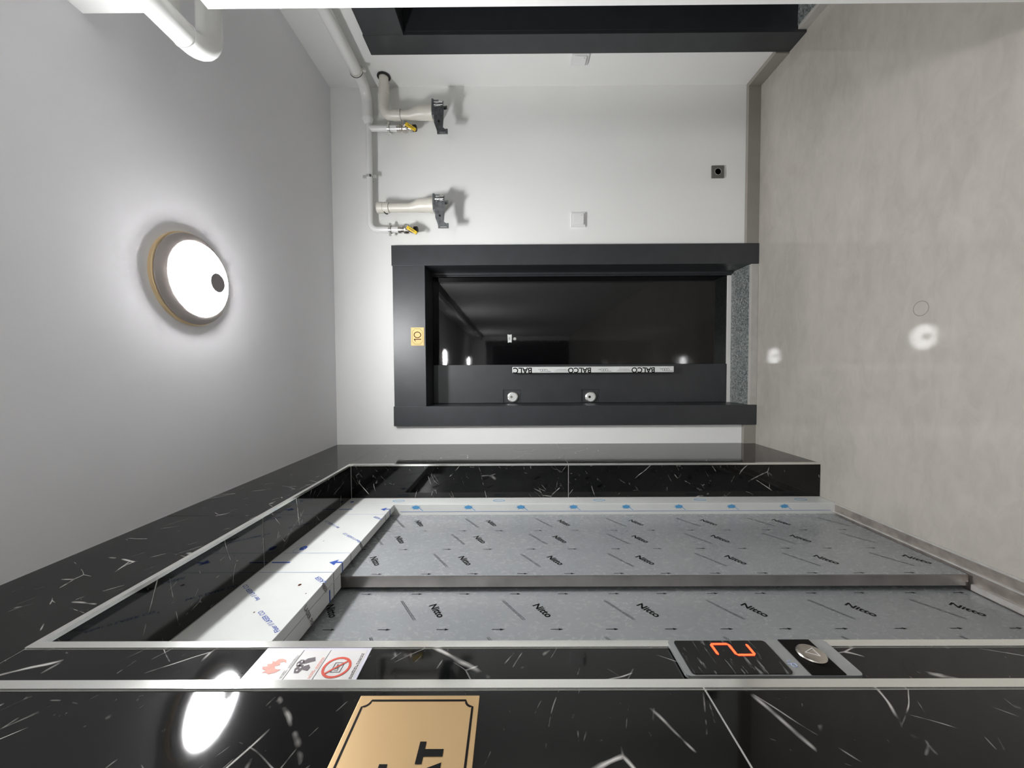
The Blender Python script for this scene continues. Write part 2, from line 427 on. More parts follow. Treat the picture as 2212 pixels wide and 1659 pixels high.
for a, b_ in ((1.386, 1.495), (.883, .994)): on('escutcheon', MB().box(-.2025, -.1195, 2.4685, 2.474, a, b_), 'satin_black', leaf)
lock_c = [(-.166, 1.436), (-.168, .938)]
for k, (lx, lz) in enumerate(lock_c):
    cyl = on('lock_cylinder', MB().lathe([(.0, .022), (.030, .022), (.034, .019), (.036, .010), (.037, 0)][::-1], (lx, 2.474, lz), (0, -1, 0), 40), 'lock_steel', leaf, smooth=True)
    on('lock_face', MB().lathe([(.0265, 0), (.0265, .0015), (.0, .0015)], (lx, 2.452, lz), (0, -1, 0), 36), 'lock_face', leaf, smooth=True)
    on('keyhole', MB().lathe([(.008, 0), (.008, .001), (0, .001)], (lx + .002, 2.4503, lz + .008), (0, -1, 0), 20), 'black_rubber' if k else 'nickel', leaf, smooth=True)
on('peephole', MB().lathe([(.012, 0), (.012, .003), (.009, .006), (.0055, .006), (.0055, .002), (0, .002)], (.207, 2.470, 1.421), (0, -1, 0), 28), 'lock_steel', leaf, smooth=True)
pf = [(-.027, .011), (.027, .013), (.024, .002), (.026, -.014), (-.026, -.013), (-.023, -.002)]
tagp = on('peephole_tag', MB().prism(pf, (.209, 2.4700, 1.4545), XX, ZV, (0, -.001, 0)), 'lock_face', leaf)
on('tag_print', text_mb('180', .015, (.209, 2.4686, 1.4545), XX, ZV), 'ink_grey', leaf)
# pull handle under printed film
hb = on('pull_handle', MB().box(-.0115, .0270, 2.418, 2.436, .423, 1.438), 'handle_film', d1, bev=.004)
for hz in (.60, 1.26): on('handle_post', MB().box(.001, .015, 2.436, 2.462, hz - .012, hz + .012), 'black_rubber', hb)
for c_, w_ in ((1.374, 'BALC'), (1.016, 'BALCO'), (.617, 'BALCO')):
    on('handle_lettering', text_mb(w_, .03, (.0035, 2.4176, c_), XX, ZV, math.pi / 2, .022, fit=.118 if w_ == 'BALC' else .145), 'ink_black', hb)
for c_ in (1.24, .86, .475):
    sw = MB()
    for k in range(3): sw.torus((.005, 2.4178, c_ + (k - 1) * .014), (0, 1, 0), .008, .0008, 20, 4)
    sw.box(-.004, -.002, 2.4174, 2.418, c_ - .045, c_ - .022); sw.box(.009, .011, 2.4174, 2.418, c_ + .02, c_ + .036)
    on('handle_logo', sw, 'ink_black', hb)
for c_ in (1.125, .735):
    sw = MB()
    for k in range(3): sw.box(-.002 + k * .006, -.0008 + k * .006, 2.4174, 2.418, c_ - .05 + k * .012, c_ + .05 - k * .01)
    on('handle_small_print', sw, 'ink_grey', hb)
bx('bottom_seal', [(-.2045, .618, .200, .215, .045, .068)], 'door_seal_white', .001)
bx('threshold_slab', [(-.2045, .618, .022, .200, 0, .045)], 'granite', .001)
bx('threshold_edge', [(-.2045, .618, .002, .022, 0, .043)], 'threshold_stone', .002)

# door 2 in the right wall
d2 = empty('door_2', (1.637, 1.51, 0)); struct(d2, 'black apartment door in the side wall beside the light switch', 'door')
bx2 = door_frame(d2, lambda a, b_, z: (1.637 + b_, a, z))
bx2('jamb', [(1.926, 2.0425, 0, .018, 0, 2.158), (1.926, 1.983, .018, .24, 0, 1.995)], 'satin_black')
bx2('jamb', [(.985, 1.10, 0, .018, 0, 2.158), (1.043, 1.10, .018, .24, 0, 1.995)], 'satin_black')
bx2('lintel', [(1.10, 1.926, .001, .018, 1.958, 2.154), (1.10, 1.926, .018, .24, 1.958, 1.995)], 'satin_black')
lf2 = bx2('leaf', [(1.102, 1.924, .20, .24, .055, 1.956)], 'black_lacquer')
on('lacquer_panel', MB().box(1.831, 1.837, 1.16, 1.68, .13, 1.90), 'black_lacquer', lf2, bev=.0015)
bx2('threshold_slab', [(1.10, 1.926, .03, .20, 0, .045)], 'granite', .001)
bx2('threshold_edge', [(1.10, 1.926, .012, .03, 0, .043)], 'threshold_stone', .002)

# door 3 at the far end of the corridor behind the viewer (mirrored in door 1)
d3 = empty('door_3', (.23, YK, 0)); struct(d3, 'black apartment door closing the corridor end behind the viewer', 'door')
bx3 = door_frame(d3, lambda a, b_, z: (a, YK + b_, z))
for a in (-.30, .66): bx3('jamb', [(a, a + .12, 0, .02, 0, 2.14)], 'satin_black')
bx3('lintel', [(-.18, .66, 0, .02, 1.95, 2.13)], 'satin_black')
bx3('leaf', [(-.18, .66, 0, .008, 0, 1.95)], 'black_lacquer')

# number plaque 10
np_ = empty('number_plaque', (.2055, YF, 1.99)); tag(np_, 'small gold plaque reading 10 above the black door', 'plaque')
on('plate', MB().box(.1525, .2590, YF - .003, YF, 1.953, 2.030), 'gold_plate', np_, bev=.002)
def ticket(w2, h2, r, n=6):
    """rectangle outline with concave quarter-round corners"""
    pts = []
    for (sx_, sy_, a0) in ((1, 1, -math.pi), (-1, 1, -math.pi / 2), (-1, -1, 0), (1, -1, math.pi / 2)):
        arc = []
        for k in range(n + 1):
            t = a0 + (math.pi / 2) * k / n
            arc.append((sx_ * w2 + r * math.cos(t), sy_ * h2 + r * math.sin(t)))
        if (sx_, sy_) == (1, 1): arc = [(w2 + r * math.cos(-math.pi / 2 - t * math.pi / 2 / n), h2 + r * math.sin(-math.pi / 2 - t * math.pi / 2 / n)) for t in range(n + 1)]
        elif (sx_, sy_) == (-1, 1): arc = [(-w2 + r * math.cos(-t * math.pi / 2 / n), h2 + r * math.sin(-t * math.pi / 2 / n)) for t in range(n + 1)]
        elif (sx_, sy_) == (-1, -1): arc = [(-w2 + r * math.cos(math.pi / 2 - t * math.pi / 2 / n), -h2 + r * math.sin(math.pi / 2 - t * math.pi / 2 / n)) for t in range(n + 1)]
        else: arc = [(w2 + r * math.cos(math.pi - t * math.pi / 2 / n), -h2 + r * math.sin(math.pi - t * math.pi / 2 / n)) for t in range(n + 1)]
        pts += arc
    return pts
def outline(poly, o, U, V, wd, nrm, dep=.0004):
    mb = MB(); o, U, V, nrm = map(Vector, (o, U, V, nrm)); n = len(poly)
    P3 = [o + U * a + V * b_ for a, b_ in poly]
    rg = []
    for i in range(n):
        t = (P3[(i + 1) % n] - P3[i - 1]).normalized(); s_ = t.cross(nrm).normalized() * (wd / 2)
        rg.append([P3[i] - s_, P3[i] + s_, P3[i] + s_ + nrm * dep, P3[i] - s_ + nrm * dep])
    return mb.rings(rg, False, True)
on('border_line', outline(ticket(.0445, .030, .012), (.2057, YF - .003, 1.9915), XX, ZV, .0012, (0, -1, 0)), 'ink_brown', np_)
YN_ = YF - .0036
on('numeral', flat([(-.018, .010), (-.0155, .0145), (-.0045, .0215), (-.0015, .0215), (-.0015, -.0215), (-.0065, -.0215), (-.0065, .0145)], (.1940, YN_, 1.9915), XX, ZV), 'ink_brown', np_)
on('numeral', outline([(.0165 * math.cos(t), .0195 * math.sin(t)) for t in [2 * math.pi * q / 36 for q in range(36)]], (.2155, YN_, 1.9915), XX, ZV, .0046, (0, -1, 0), .0002), 'ink_brown', np_)

# ================================================================== LIFT ENTRANCE
li = empty('elevator', (XD, 1.19, 0)); tag(li, 'two-panel side-opening lift doors in grey film, set in the black marble', 'elevator')
jf = on('jamb_frame', MB().box(-.668, XD, 1.700, YO1 - .001, 0, ZO - .001), 'white_film', li, bev=.0015)
jn = on('jamb_frame', MB().box(-.735, XD, YO0 + .001, .690, 0, ZO - .001), 'white_film', li, bev=.0015)
hd = on('header', MB().box(-.622, XD, .690, 1.700, 1.967, ZO - .001), 'white_film', li, bev=.0012)
on('header_return', MB().box(-.667, -.6235, .690, 1.166, 1.967, ZO - .001), 'white_film', li, bev=.0012)
on('shaft_back', MB().box(-.80, -.775, .60, 1.80, -.02, 2.25), 'shaft_dark', li)
P1X, P2X = -.641, -.690
pn1 = on('door_panel', MB().box(P1X - .0255, P1X, 1.1875, 1.699, .014, 2.05), 'grey_film', li)
on('panel_edge', MB().box(P1X - .0350, P1X - .0008, 1.1850, 1.1875, .014, 2.05), 'steel_edge', pn1)
pn2 = on('door_panel', MB().box(P2X - .028, P2X, .650, 1.235, .014, 2.05), 'grey_film', li)
sill = on('sill', MB().box(-.775, XD, .690, 1.70, -.04, .001), 'sill_metal', li)
on('sill_rail', MB().box(-.634, -.629, .690, 1.70, .001, .009), 'sill_light', sill)
on('sill_rail', MB().box(-.686, -.668, .690, 1.178, .001, .014), 'sill_light', sill)
on('sill_rail', MB().box(-.600, XD, .690, 1.70, .001, .0025), 'sill_light', sill)
# printed film: one mesh per motif, repeated as copies
def motif(name, mb, mat): me = mb.mesh(name); me.materials.append(M[mat]); return me
TA = math.atan2(-.045, -.066)
def hatch(n, length, h):
    mb = MB(); rnd = random.Random(n)
    for r_ in range(2):
        x = -length / 2
        while x < length / 2 - .002:
            w_ = rnd.uniform(.0012, .0045); hh = rnd.uniform(.5, 1) * h * .42; yb = -h / 2 + r_ * h * .55
            mb.add([(0, x, yb), (0, x + w_, yb), (0, x + w_, yb + hh), (0, x, yb + hh)], [(0, 1, 2, 3)]); x += w_ + rnd.uniform(.0004, .0012)
    return mb
def spin(mb, ang):
    ca, sa = math.cos(ang), math.sin(ang); mb.v = [(x, y_ * ca - z_ * sa, y_ * sa + z_ * ca) for x, y_, z_ in mb.v]; return mb
me_nitto = motif('brand_print', spin(text_mb('Nitto', .03, (0, 0, 0), YY, ZV, 0, .026, fit=.0690, shear=.12), TA), 'ink_black')
me_small = motif('small_print', spin(hatch(3, .112, .0085), TA), 'ink_grey')
me_arrow = motif('arrow_print', MB().add([(0, .0011, .017), (0, -.0011, .017), (0, -.0011, -.007), (0, .0011, -.007), (0, -.0040, -.005), (0, 0, -.017), (0, .0040, -.005)], [(0, 1, 2, 3), (4, 5, 6)]), 'ink_black')
def film(panel, px, cols, ylo, yhi):
    for yc, zoff, arrow_y, arrow_z in cols:
        for k in range(-1, 8):
            z1 = zoff - .305 * k
            if ylo + .035 < yc < yhi - .035 and .06 < z1 < 1.99: obj('brand_print', me_nitto, None, panel, loc=(px + .0004, yc, z1))
            z2 = z1 + .084
            if ylo + .05 < yc + .002 < yhi - .05 and .06 < z2 < 1.99: obj('small_print', me_small, None, panel, loc=(px + .0004, yc + .002, z2))
            for q in (0, .157):
                z3 = arrow_z - .305 * k - q
                if ylo + .004 < arrow_y < yhi - .004 and .05 < z3 < 1.99: obj('arrow_print', me_arrow, None, panel, loc=(px + .0004, arrow_y, z3))
film(pn1, P1X, [(1.6045, 1.830, 1.526, 1.796), (1.4465, 1.866, 1.366, 1.831), (1.283, 1.902, 1.197, 1.867)], 1.1875, 1.699)
film(pn2, P2X, [(1.250, 1.62, 1.170, 1.890), (1.088, 1.655, 1.006, 1.780), (.928, 1.69, .846, 1.815), (.768, 1.725, .69, 1.85)], .60, 1.235)
# blue print on the white frame film
HX = XD + .0004
def hp(name, mb, mat): return on(name, mb, mat, hd)
for yc in (1.640, 1.178, .716):
    hp('arrow_print', MB().add([(HX, yc + .018, 1.985), (HX, yc, 2.008), (HX, yc - .018, 1.985), (HX, yc + .004, 1.985), (HX, yc - .004, 1.985), (HX, yc - .004, 1.967), (HX, yc + .004, 1.967)], [(0, 1, 2), (3, 4, 5, 6)]), 'ink_blue')
    hp('dash_print', flat([(-.0035, 2.130), (.0035, 2.130), (.0035, 2.187), (-.0035, 2.187)], (HX, yc, 0), YY, ZV), 'ink_blue')
    on('dash_print', MB().box(-.6215, -.594, yc - .003, yc + .003, 1.9664, 1.9669), 'ink_blue', hd)
for yc in (1.582, 1.240, 1.119, .776):
    hp('line_print', flat([(-.0013, 1.968), (.0013, 1.968), (.0013, 2.188), (-.0013, 2.188)], (HX, yc, 0), YY, ZV), 'ink_slate_blue')
    on('line_print', MB().box(-.6215, -.594, yc - .001, yc + .001, 1.9664, 1.9669), 'ink_charcoal', hd)
for yc in (1.119, .776): on('line_print', MB().box(-.6665, -.624, yc - .001, yc + .001, 1.9664, 1.9669), 'ink_charcoal', hd)
on('dash_print', MB().box(-.6665, -.632, 1.090, 1.096, 1.9664, 1.9669), 'ink_blue', hd)
UY, UX = (0, -1, 0), (1, 0, 0)
on('text_print', text_mb('LASER FIBER', .014, (-.645, .985, 1.9664), (-.9, .43, 0), (.43, .9, 0), 0, .01, fit=.10), 'ink_charcoal', hd)
on('text_print', text_mb('FIBER', .012, (-.608, 1.064, 1.9664), (-.8, .6, 0), (.6, .8, 0), 0, .01, fit=.04), 'ink_charcoal', hd)
on('text_print', text_mb('FIBER', .012, (-.608, 1.325, 1.9664), (-.8, .6, 0), (.6, .8, 0), 0, .01, fit=.04), 'ink_charcoal', hd)
A_ = math.atan2(.09, .075)
for yc, zc in ((1.357, 2.013), (.896, 2.018)): hp('text_print', text_mb('Fiber // LASER CO', .016, (HX, yc, zc), YY, ZV, A_, .01, fit=.118), 'ink_blue')
for yc, zc in ((1.016, 2.142), (1.478, 2.142)): hp('text_print', text_mb('ber // LASER CO', .016, (HX, yc, zc), YY, ZV, A_, .01, fit=.110), 'ink_blue')
for yc, zc in ((1.077, 1.985), (1.540, 1.985)): hp('text_print', text_mb('LASER', .018, (HX, yc, zc), YY, ZV, A_, .01, fit=.05), 'ink_blue')
hp('blot_print', flat([(.016 * math.cos(t), .011 * math.sin(t)) for t in [k * math.pi / 8 for k in range(16)]], (HX, 1.276, 2.142), YY, ZV), 'ink_blue')
hp('loop_print', outline([(.020 * math.cos(t), .016 * math.sin(t)) for t in [k * math.pi / 10 for k in range(20)]], (HX, 1.262, 2.150), YY, ZV, .0015, XX), 'ink_slate_blue')
hp('blot_print', flat([(.010 * math.cos(t), .008 * math.sin(t)) for t in [k * math.pi / 8 for k in range(16)]], (HX, 1.735, 2.19 - .02), YY, ZV), 'ink_blue')
for k, (yc, zc, r_) in enumerate(((1.052, 2.030, .0055), (.93, 2.075, .0025), (1.01, 1.99, .002), (1.33, 2.10, .002))):
    hp('dirt_speck', flat([(r_ * math.cos(t), r_ * .8 * math.sin(t)) for t in [q * math.pi / 5 for q in range(10)]], (HX, yc, zc), YY, ZV), 'ink_brown')
st = MB()
for k in range(14):
    a = 2 * math.pi * k / 14; e = (.013 if k % 2 else .018)
    st.add([(math.cos(a + .16) * .006, 0, math.sin(a + .16) * .014), (math.cos(a - .16) * .006, 0, math.sin(a - .16) * .014), (math.cos(a) * e * .75, 0, math.sin(a) * e * 1.6)], [(0, 1, 2)])
st.add([(.0075 * math.cos(t), 0, .016 * math.sin(t)) for t in [q * math.pi / 8 for q in range(16)]], [tuple(range(16))])
st.add([(-.003, 0, -.012), (-.001, 0, -.013), (-.014, 0, -.032), (-.016, 0, -.031)], [(0, 1, 2, 3)])
me_star = motif('star_print', st, 'ink_light_blue')
for k in range(8): obj('star_print', me_star, None, jf, loc=(-.607, 1.6996, 1.87 - .2348 * k))
on('line_print', MB().box(-.6275, -.6245, 1.6993, 1.6998, .02, 1.94), 'ink_slate_blue', jf)
for k in range(5): on('scribble_print', outline([(.012 * math.cos(t), .026 * math.sin(t)) for t in [q * math.pi / 10 for q in range(20)]], (HX, 1.745, 1.96 - .46 * k), YY, ZV, .003, XX), 'ink_light_blue', jf)

# ================================================================== CALL PANEL
cp_ = empty('call_panel', (XL, .561, 1.065)); tag(cp_, 'slim lift call panel with red digit 2 and round button', 'call panel')
CX = XL + .007
def rrect(y0_, y1_, z0_, z1_, r, n=5):
    pts = []
    for (cy_, cz_, a0) in ((y1_ - r, z1_ - r, 0), (y0_ + r, z1_ - r, 90), (y0_ + r, z0_ + r, 180), (y1_ - r, z0_ + r, 270)):
        for k in range(n + 1):
            t = math.radians(a0 + 90 * k / n); pts.append((cy_ + r * math.cos(t), cz_ + r * math.sin(t)))
    return pts
on('faceplate', MB().prism(rrect(.526, .598, .941, 1.190, .007), (PR + .0003, 0, 0), YY, ZV, (CX - PR - .0003, 0, 0)), 'panel_steel', cp_)
disp = on('display', MB().prism(rrect(.5285, .5945, 1.038, 1.181, .005), (CX, 0, 0), YY, ZV, (.0015, 0, 0)), 'display_glass', cp_)
dx = CX + .0019
def seg(name, a, b_, wd=.0040):
    (y0_, z0_), (y1_, z1_) = a, b_; dv = Vector((y1_ - y0_, z1_ - z0_)); L = dv.length; dv.normalize(); nv = Vector((-dv.y, dv.x))
    poly = [(0, 0), (wd / 2 + .0004, wd / 2), (L - wd / 2, wd / 2), (L, 0), (L - wd / 2, -wd / 2), (wd / 2, -wd / 2)]
    on(name, flat([(y0_ + dv.x * a_ + nv.x * b2, z0_ + dv.y * a_ + nv.y * b2) for a_, b2 in poly], (dx, 0, 0), YY, ZV), 'red_led', disp)
ya, yb_, zt_, zm_, zb_ = .5635, .5865, 1.126, 1.0985, 1.071
for a, b_ in (((ya, zt_), (yb_, zt_)), ((yb_, zt_), (yb_, zm_)), ((yb_, zm_), (ya, zm_)), ((ya, zm_), (ya, zb_)), ((ya, zb_), (yb_, zb_))): seg('digit_segment', a, b_)
on('button_recess', MB().box(CX, CX + .0012, .5270, .5972, .966, 1.0145), 'ink_black', cp_)
bt = on('button', MB().lathe([(.0185, 0), (.0195, .003), (.0185, .0045), (.0165, .005), (.0, .005)], (CX + .0012, .5625, .988), XX, 40), 'nickel', cp_, smooth=True)
ao = (CX + .0066, .5625, .988)
on('button_arrow', outline([(-.008, -.007), (.008, -.007), (0, .009)], ao, YY, ZV, .0012, XX), 'sign_white', bt)
sc_ = MB().torus((CX + .0004, .545, 1.026), XX, .0035, .0006, 16, 4); sc_.box(CX, CX + .0006, .5475, .5487, 1.022, 1.033); sc_.box(CX, CX + .0006, .5525, .5535, 1.026, 1.031)
on('marker_note', sc_, 'ink_slate_blue', cp_)

# ================================================================== WARNING SIGN
sg = empty('warning_sign', (XL, .557, 1.737)); tag(sg, 'narrow white warning sign with three pictograms on the marble', 'sign')
SX = XL + .0016
on('plate', MB().box(XL, SX, .5100, .5895, 1.655, 1.819), 'sign_border', sg)
on('print_ground', MB().box(SX, SX + .0002, .5150, .5845, 1.660, 1.806), 'sign_white', sg)
SX2 = SX + .0005
for zc in (1.759, 1.717): on('divider_line', flat([(.5150, zc - .0004), (.5845, zc - .0004), (.5845, zc + .0004), (.5150, zc + .0004)], (SX2, 0, 0), YY, ZV), 'ink_charcoal', sg)
fl = [(-.006, -.013), (-.012, -.008), (-.0155, .001), (-.012, .008), (-.013, .014), (-.008, .010), (-.006, .017), (-.001, .021), (0, .013), (.004, .017), (.005, .009), (.010, .012), (.009, .006), (.014, .004), (.0145, -.003), (.012, -.010), (.006, -.014), (.009, -.008), (.007, -.003), (.002, -.006), (.0, .001), (-.005, -.003), (-.006, -.008)]
on('flame_icon', flat([(a, b_ * .9) for a, b_ in fl], (SX2, .552, 1.784), YY, ZV), 'ink_faded_red', sg)
for (yc, zc, r_) in ((.558, 1.7505, .0075), (.5465, 1.7465, .0088)):
    on('block_icon', flat([(r_ * math.cos(t), r_ * .72 * math.sin(t)) for t in [math.pi / 6 + q * math.pi / 3 for q in range(6)]], (SX2, yc, zc), YY, ZV), 'ink_charcoal', sg)
for yc, zc in ((.5555, 1.7520), (.5605, 1.7495), (.5435, 1.7475), (.549, 1.7455)):
    on('dot_icon', flat([(.0016 * math.cos(t), .0013 * math.sin(t)) for t in [q * math.pi / 5 for q in range(10)]], (SX2 + .0002, yc, zc), YY, ZV), 'sign_white', sg)
on('hand_icon', flat([(.561, 1.748), (.567, 1.744), (.570, 1.734), (.562, 1.730), (.559, 1.738), (.556, 1.744)], (SX2, 0, 0), YY, ZV), 'ink_charcoal', sg)
on('hand_icon', flat([(.545, 1.740), (.552, 1.742), (.555, 1.736), (.549, 1.731), (.543, 1.732)], (SX2, 0, 0), YY, ZV), 'ink_charcoal', sg)
ci = [(math.cos(t), math.sin(t)) for t in [2 * math.pi * q / 32 for q in range(32)]]
on('ban_ring', outline([(.0185 * a, .0185 * b_) for a, b_ in ci], (SX2, .5495, 1.6925), YY, ZV, .0036, XX, .0002), 'ink_red', sg)
on('ban_slash', flat([(-.0125, .0145), (-.0145, .0125), (.0125, -.0145), (.0145, -.0125)], (SX2 + .0003, .5495, 1.6925), YY, ZV), 'ink_red', sg)
on('cabin_icon', outline([(-.009, -.0065), (.009, -.0065), (.009, .0065), (-.009, .0065)], (SX2, .5495, 1.691), YY, ZV, .0013, XX, .0001), 'ink_charcoal', sg)
on('cabin_lettering', text_mb('LIFT', .008, (SX2, .5495, 1.691), YY, ZV, 0, .02, fit=.013), 'ink_charcoal', sg)
on('cabin_lettering', text_mb('ABC', .006, (SX2, .5515, 1.7015), YY, ZV, 0, .02, fit=.011), 'ink_charcoal', sg) if False else None
def caption(yc0, yc1, zc, mat, n):
    mb = hatch(n, yc1 - yc0, .0034); mb.v = [(SX2, (yc0 + yc1) / 2 + y_, zc + z_ * 1.3) for _, y_, z_ in mb.v]; on('caption_print', mb, mat, sg)
caption(.5485, .574, 1.7625, 'ink_faded_black', 11); caption(.5295, .545, 1.7640, 'ink_faded_black', 12)
caption(.5475, .571, 1.7215, 'ink_faded_red', 13); caption(.5295, .544, 1.7235, 'ink_faded_red', 14)
caption(.5555, .578, 1.6645, 'ink_charcoal', 15); caption(.5285, .553, 1.6645, 'ink_charcoal', 16)

# ================================================================== BRASS FLOOR PLAQUE
KP = .938
def ky(v): return v * KP
def kz(v): return CAM_H + (v - CAM_H) * KP
fp = empty('floor_plaque', (NX, ky(.421), kz(1.558))); tag(fp, 'large brass plaque with black letters KAT on near marble', 'plaque')
PX = NX + .002
on('plate', MB().box(NX, PX, ky(.342), ky(.500), kz(1.478), kz(1.637)), 'brass_plate', fp, bev=.0006)
on('border_line', outline(ticket(.071 * KP, .0715 * KP, .0095 * KP), (PX, ky(.421), kz(1.5575)), YY, ZV, .0026, XX, .0003), 'ink_black', fp)
PX2 = PX + .0004
T0, T1, TZ0, TZ1 = .4096, .4355, 1.5129, 1.542
def glyph(name, pts, faces=None): on(name, MB().add([(PX2, ky(a), kz(b_)) for a, b_ in pts], faces or [tuple(range(len(pts)))]), 'ink_black', fp)
glyph('letter', [(T0, TZ1), (T1, TZ1), (T1, TZ1 - .0075), (.4266, TZ1 - .0075), (.4266, TZ0), (.4180, TZ0), (.4180, TZ1 - .0075), (T0, TZ1 - .0075)])
glyph('letter', [(.3785, TZ0), (.3875, TZ0), (.4000, TZ1), (.3905, TZ1), (.3945, 1.534), (.4115, TZ0), (.4025, TZ0), (.3880, 1.5185), (.4020, 1.5185), (.4005, 1.5245), (.3895, 1.5245)], [(0, 1, 4, 3), (3, 4, 6, 5, 2), (7, 8, 9, 10)])
glyph('letter', [(.3480, TZ0), (.3565, TZ0), (.3565, TZ1), (.3480, TZ1), (.3565, 1.5230), (.3565, 1.5320), (.3660, TZ1), (.3765, TZ1), (.3640, 1.5300), (.3780, TZ0), (.3675, TZ0), (.3590, 1.5240)], [(0, 1, 2, 3), (4, 8, 7, 6, 5), (11, 10, 9, 8)])
glyph('numeral', [(.366, 1.5718), (.4096, 1.5718), (.4096, 1.5811), (.381, 1.5811), (.398, 1.598), (.404, 1.609), (.3985, 1.618), (.388, 1.622), (.376, 1.619), (.368, 1.611), (.377, 1.608), (.383, 1.613), (.390, 1.612), (.394, 1.607), (.390, 1.600), (.366, 1.580)])

# ================================================================== CEILING LAMPS
def lamp(x, y, label):
    t = empty('ceiling_lamp', (x, y, H)); tag(t, label, 'lamp', 'round ceiling lamps of the corridor')
    on('base', MB().lathe([(.149, 0), (.149, -.010), (.146, -.012)], (x, y, H), ZV, 64), 'lamp_ring', t, smooth=True)
    on('body', MB().lathe([(.141, -.012), (.146, -.014), (.145, -.018), (.123, -.034), (.1185, -.0345)], (x, y, H), ZV, 64), 'lamp_body', t, smooth=True)
    prof = [(.119, -.034)]
    for k in range(1, 13):
        a = k * math.pi / 2 / 12; prof.append((.119 * math.cos(a) ** .9, -.034 - .018 * math.sin(a) ** .9))
    prof[-1] = (.0008, prof[-1][1])
    on('diffuser', MB().lathe(prof, (x, y, H), ZV, 64), 'lamp_diffuser', t, smooth=True)
    on('sensor', MB().lathe([(.034, -.042), (.034, -.053), (.031, -.056), (.0, -.056)], (x, y + .046, H), ZV, 36), 'sensor_grey', t, smooth=True)
    return t
lamp(.305, 1.270, 'lit round ceiling lamp with dark sensor disc above the hallway')
lamp(.20, -.82, 'lit round ceiling lamp mirrored in the black door, nearest behind viewer')
lamp(.20, -3.90, 'lit round ceiling lamp mirrored in the black door, farthest behind viewer')

# ================================================================== WHITE PIPEWORK
ZP, YP, XP = 2.256, 2.236, 1.595
gp = empty('gas_pipe', (1.4, YP, ZP)); tag(gp, 'white painted gas pipe bending round the corner with two yellow-handled valves', 'pipe')
on('main_pipe', MB().tube([(.850, YK + .02, ZP), (.850, 1.078, ZP), (XP, 1.078, ZP), (XP, YP, ZP), (1.44, YP, ZP)], .0305, .075, 28), 'pipe_paint', gp, smooth=True)
on('weld_seam', MB().torus((.850, .995, ZP), (0, 1, 0), .0305, .0016, 28, 8), 'pipe_paint', gp, smooth=True)
on('reducer', MB().lathe([(.0305, 0), (.0305, .006), (.024, .022), (.0165, .036)], (1.442, YP, ZP - .004), (-1, 0, 0), 28), 'pipe_paint', gp, smooth=True)
ZQ = ZP - .008
on('branch_pipe', MB().tube([(1.42, YP, ZQ), (.816, YP, ZQ), (.816, YP, 2.085)], .0168, .045, 24), 'pipe_paint', gp, smooth=True)
on('branch_pipe', MB().tube([(1.386, YP, ZQ), (1.386, YP, 2.085)], .0168, 0, 24), 'pipe_paint', gp, smooth=True)
def clamp(o, axis, r):
    o = Vector(o); A = Vector(axis)
    c = on('pipe_clamp', MB().lathe([(r + .0005, -.007), (r + .004, -.007), (r + .004, .007), (r + .0005, .007)], o, A, 28, False), 'steel_trim', gp, smooth=True)
    return c
cl = clamp((1.115, YP, ZQ), XX, .0168)
on('clamp_ear', MB().box(1.107, 1.123, YP - .006, YP + .006, ZQ - .036, ZQ - .02), 'steel_trim', cl); on('clamp_ear', MB().box(1.107, 1.123, YP - .006, YP + .006, ZQ + .02, ZQ + .036), 'steel_trim', cl)
on('clamp_stud', MB().tube([(1.115, YP + .018, ZQ), (1.115, YB, ZQ)], .004, 0, 12), 'steel_trim', cl)
cl = clamp((XP, 2.085, ZP), YY, .0305)
on('clamp_ear', MB().box(XP - .006, XP + .006, 2.077, 2.093, ZP - .05, ZP - .033), 'steel_trim', cl)
on('clamp_stud', MB().tube([(XP + .03, 2.085, ZP), (XR, 2.085, ZP)], .004, 0, 12), 'steel_trim', cl)
on('clamp_strap', MB().torus((XP, 2.092, ZP), YY, .0352, .0012, 28, 6), 'black_rubber', cl)
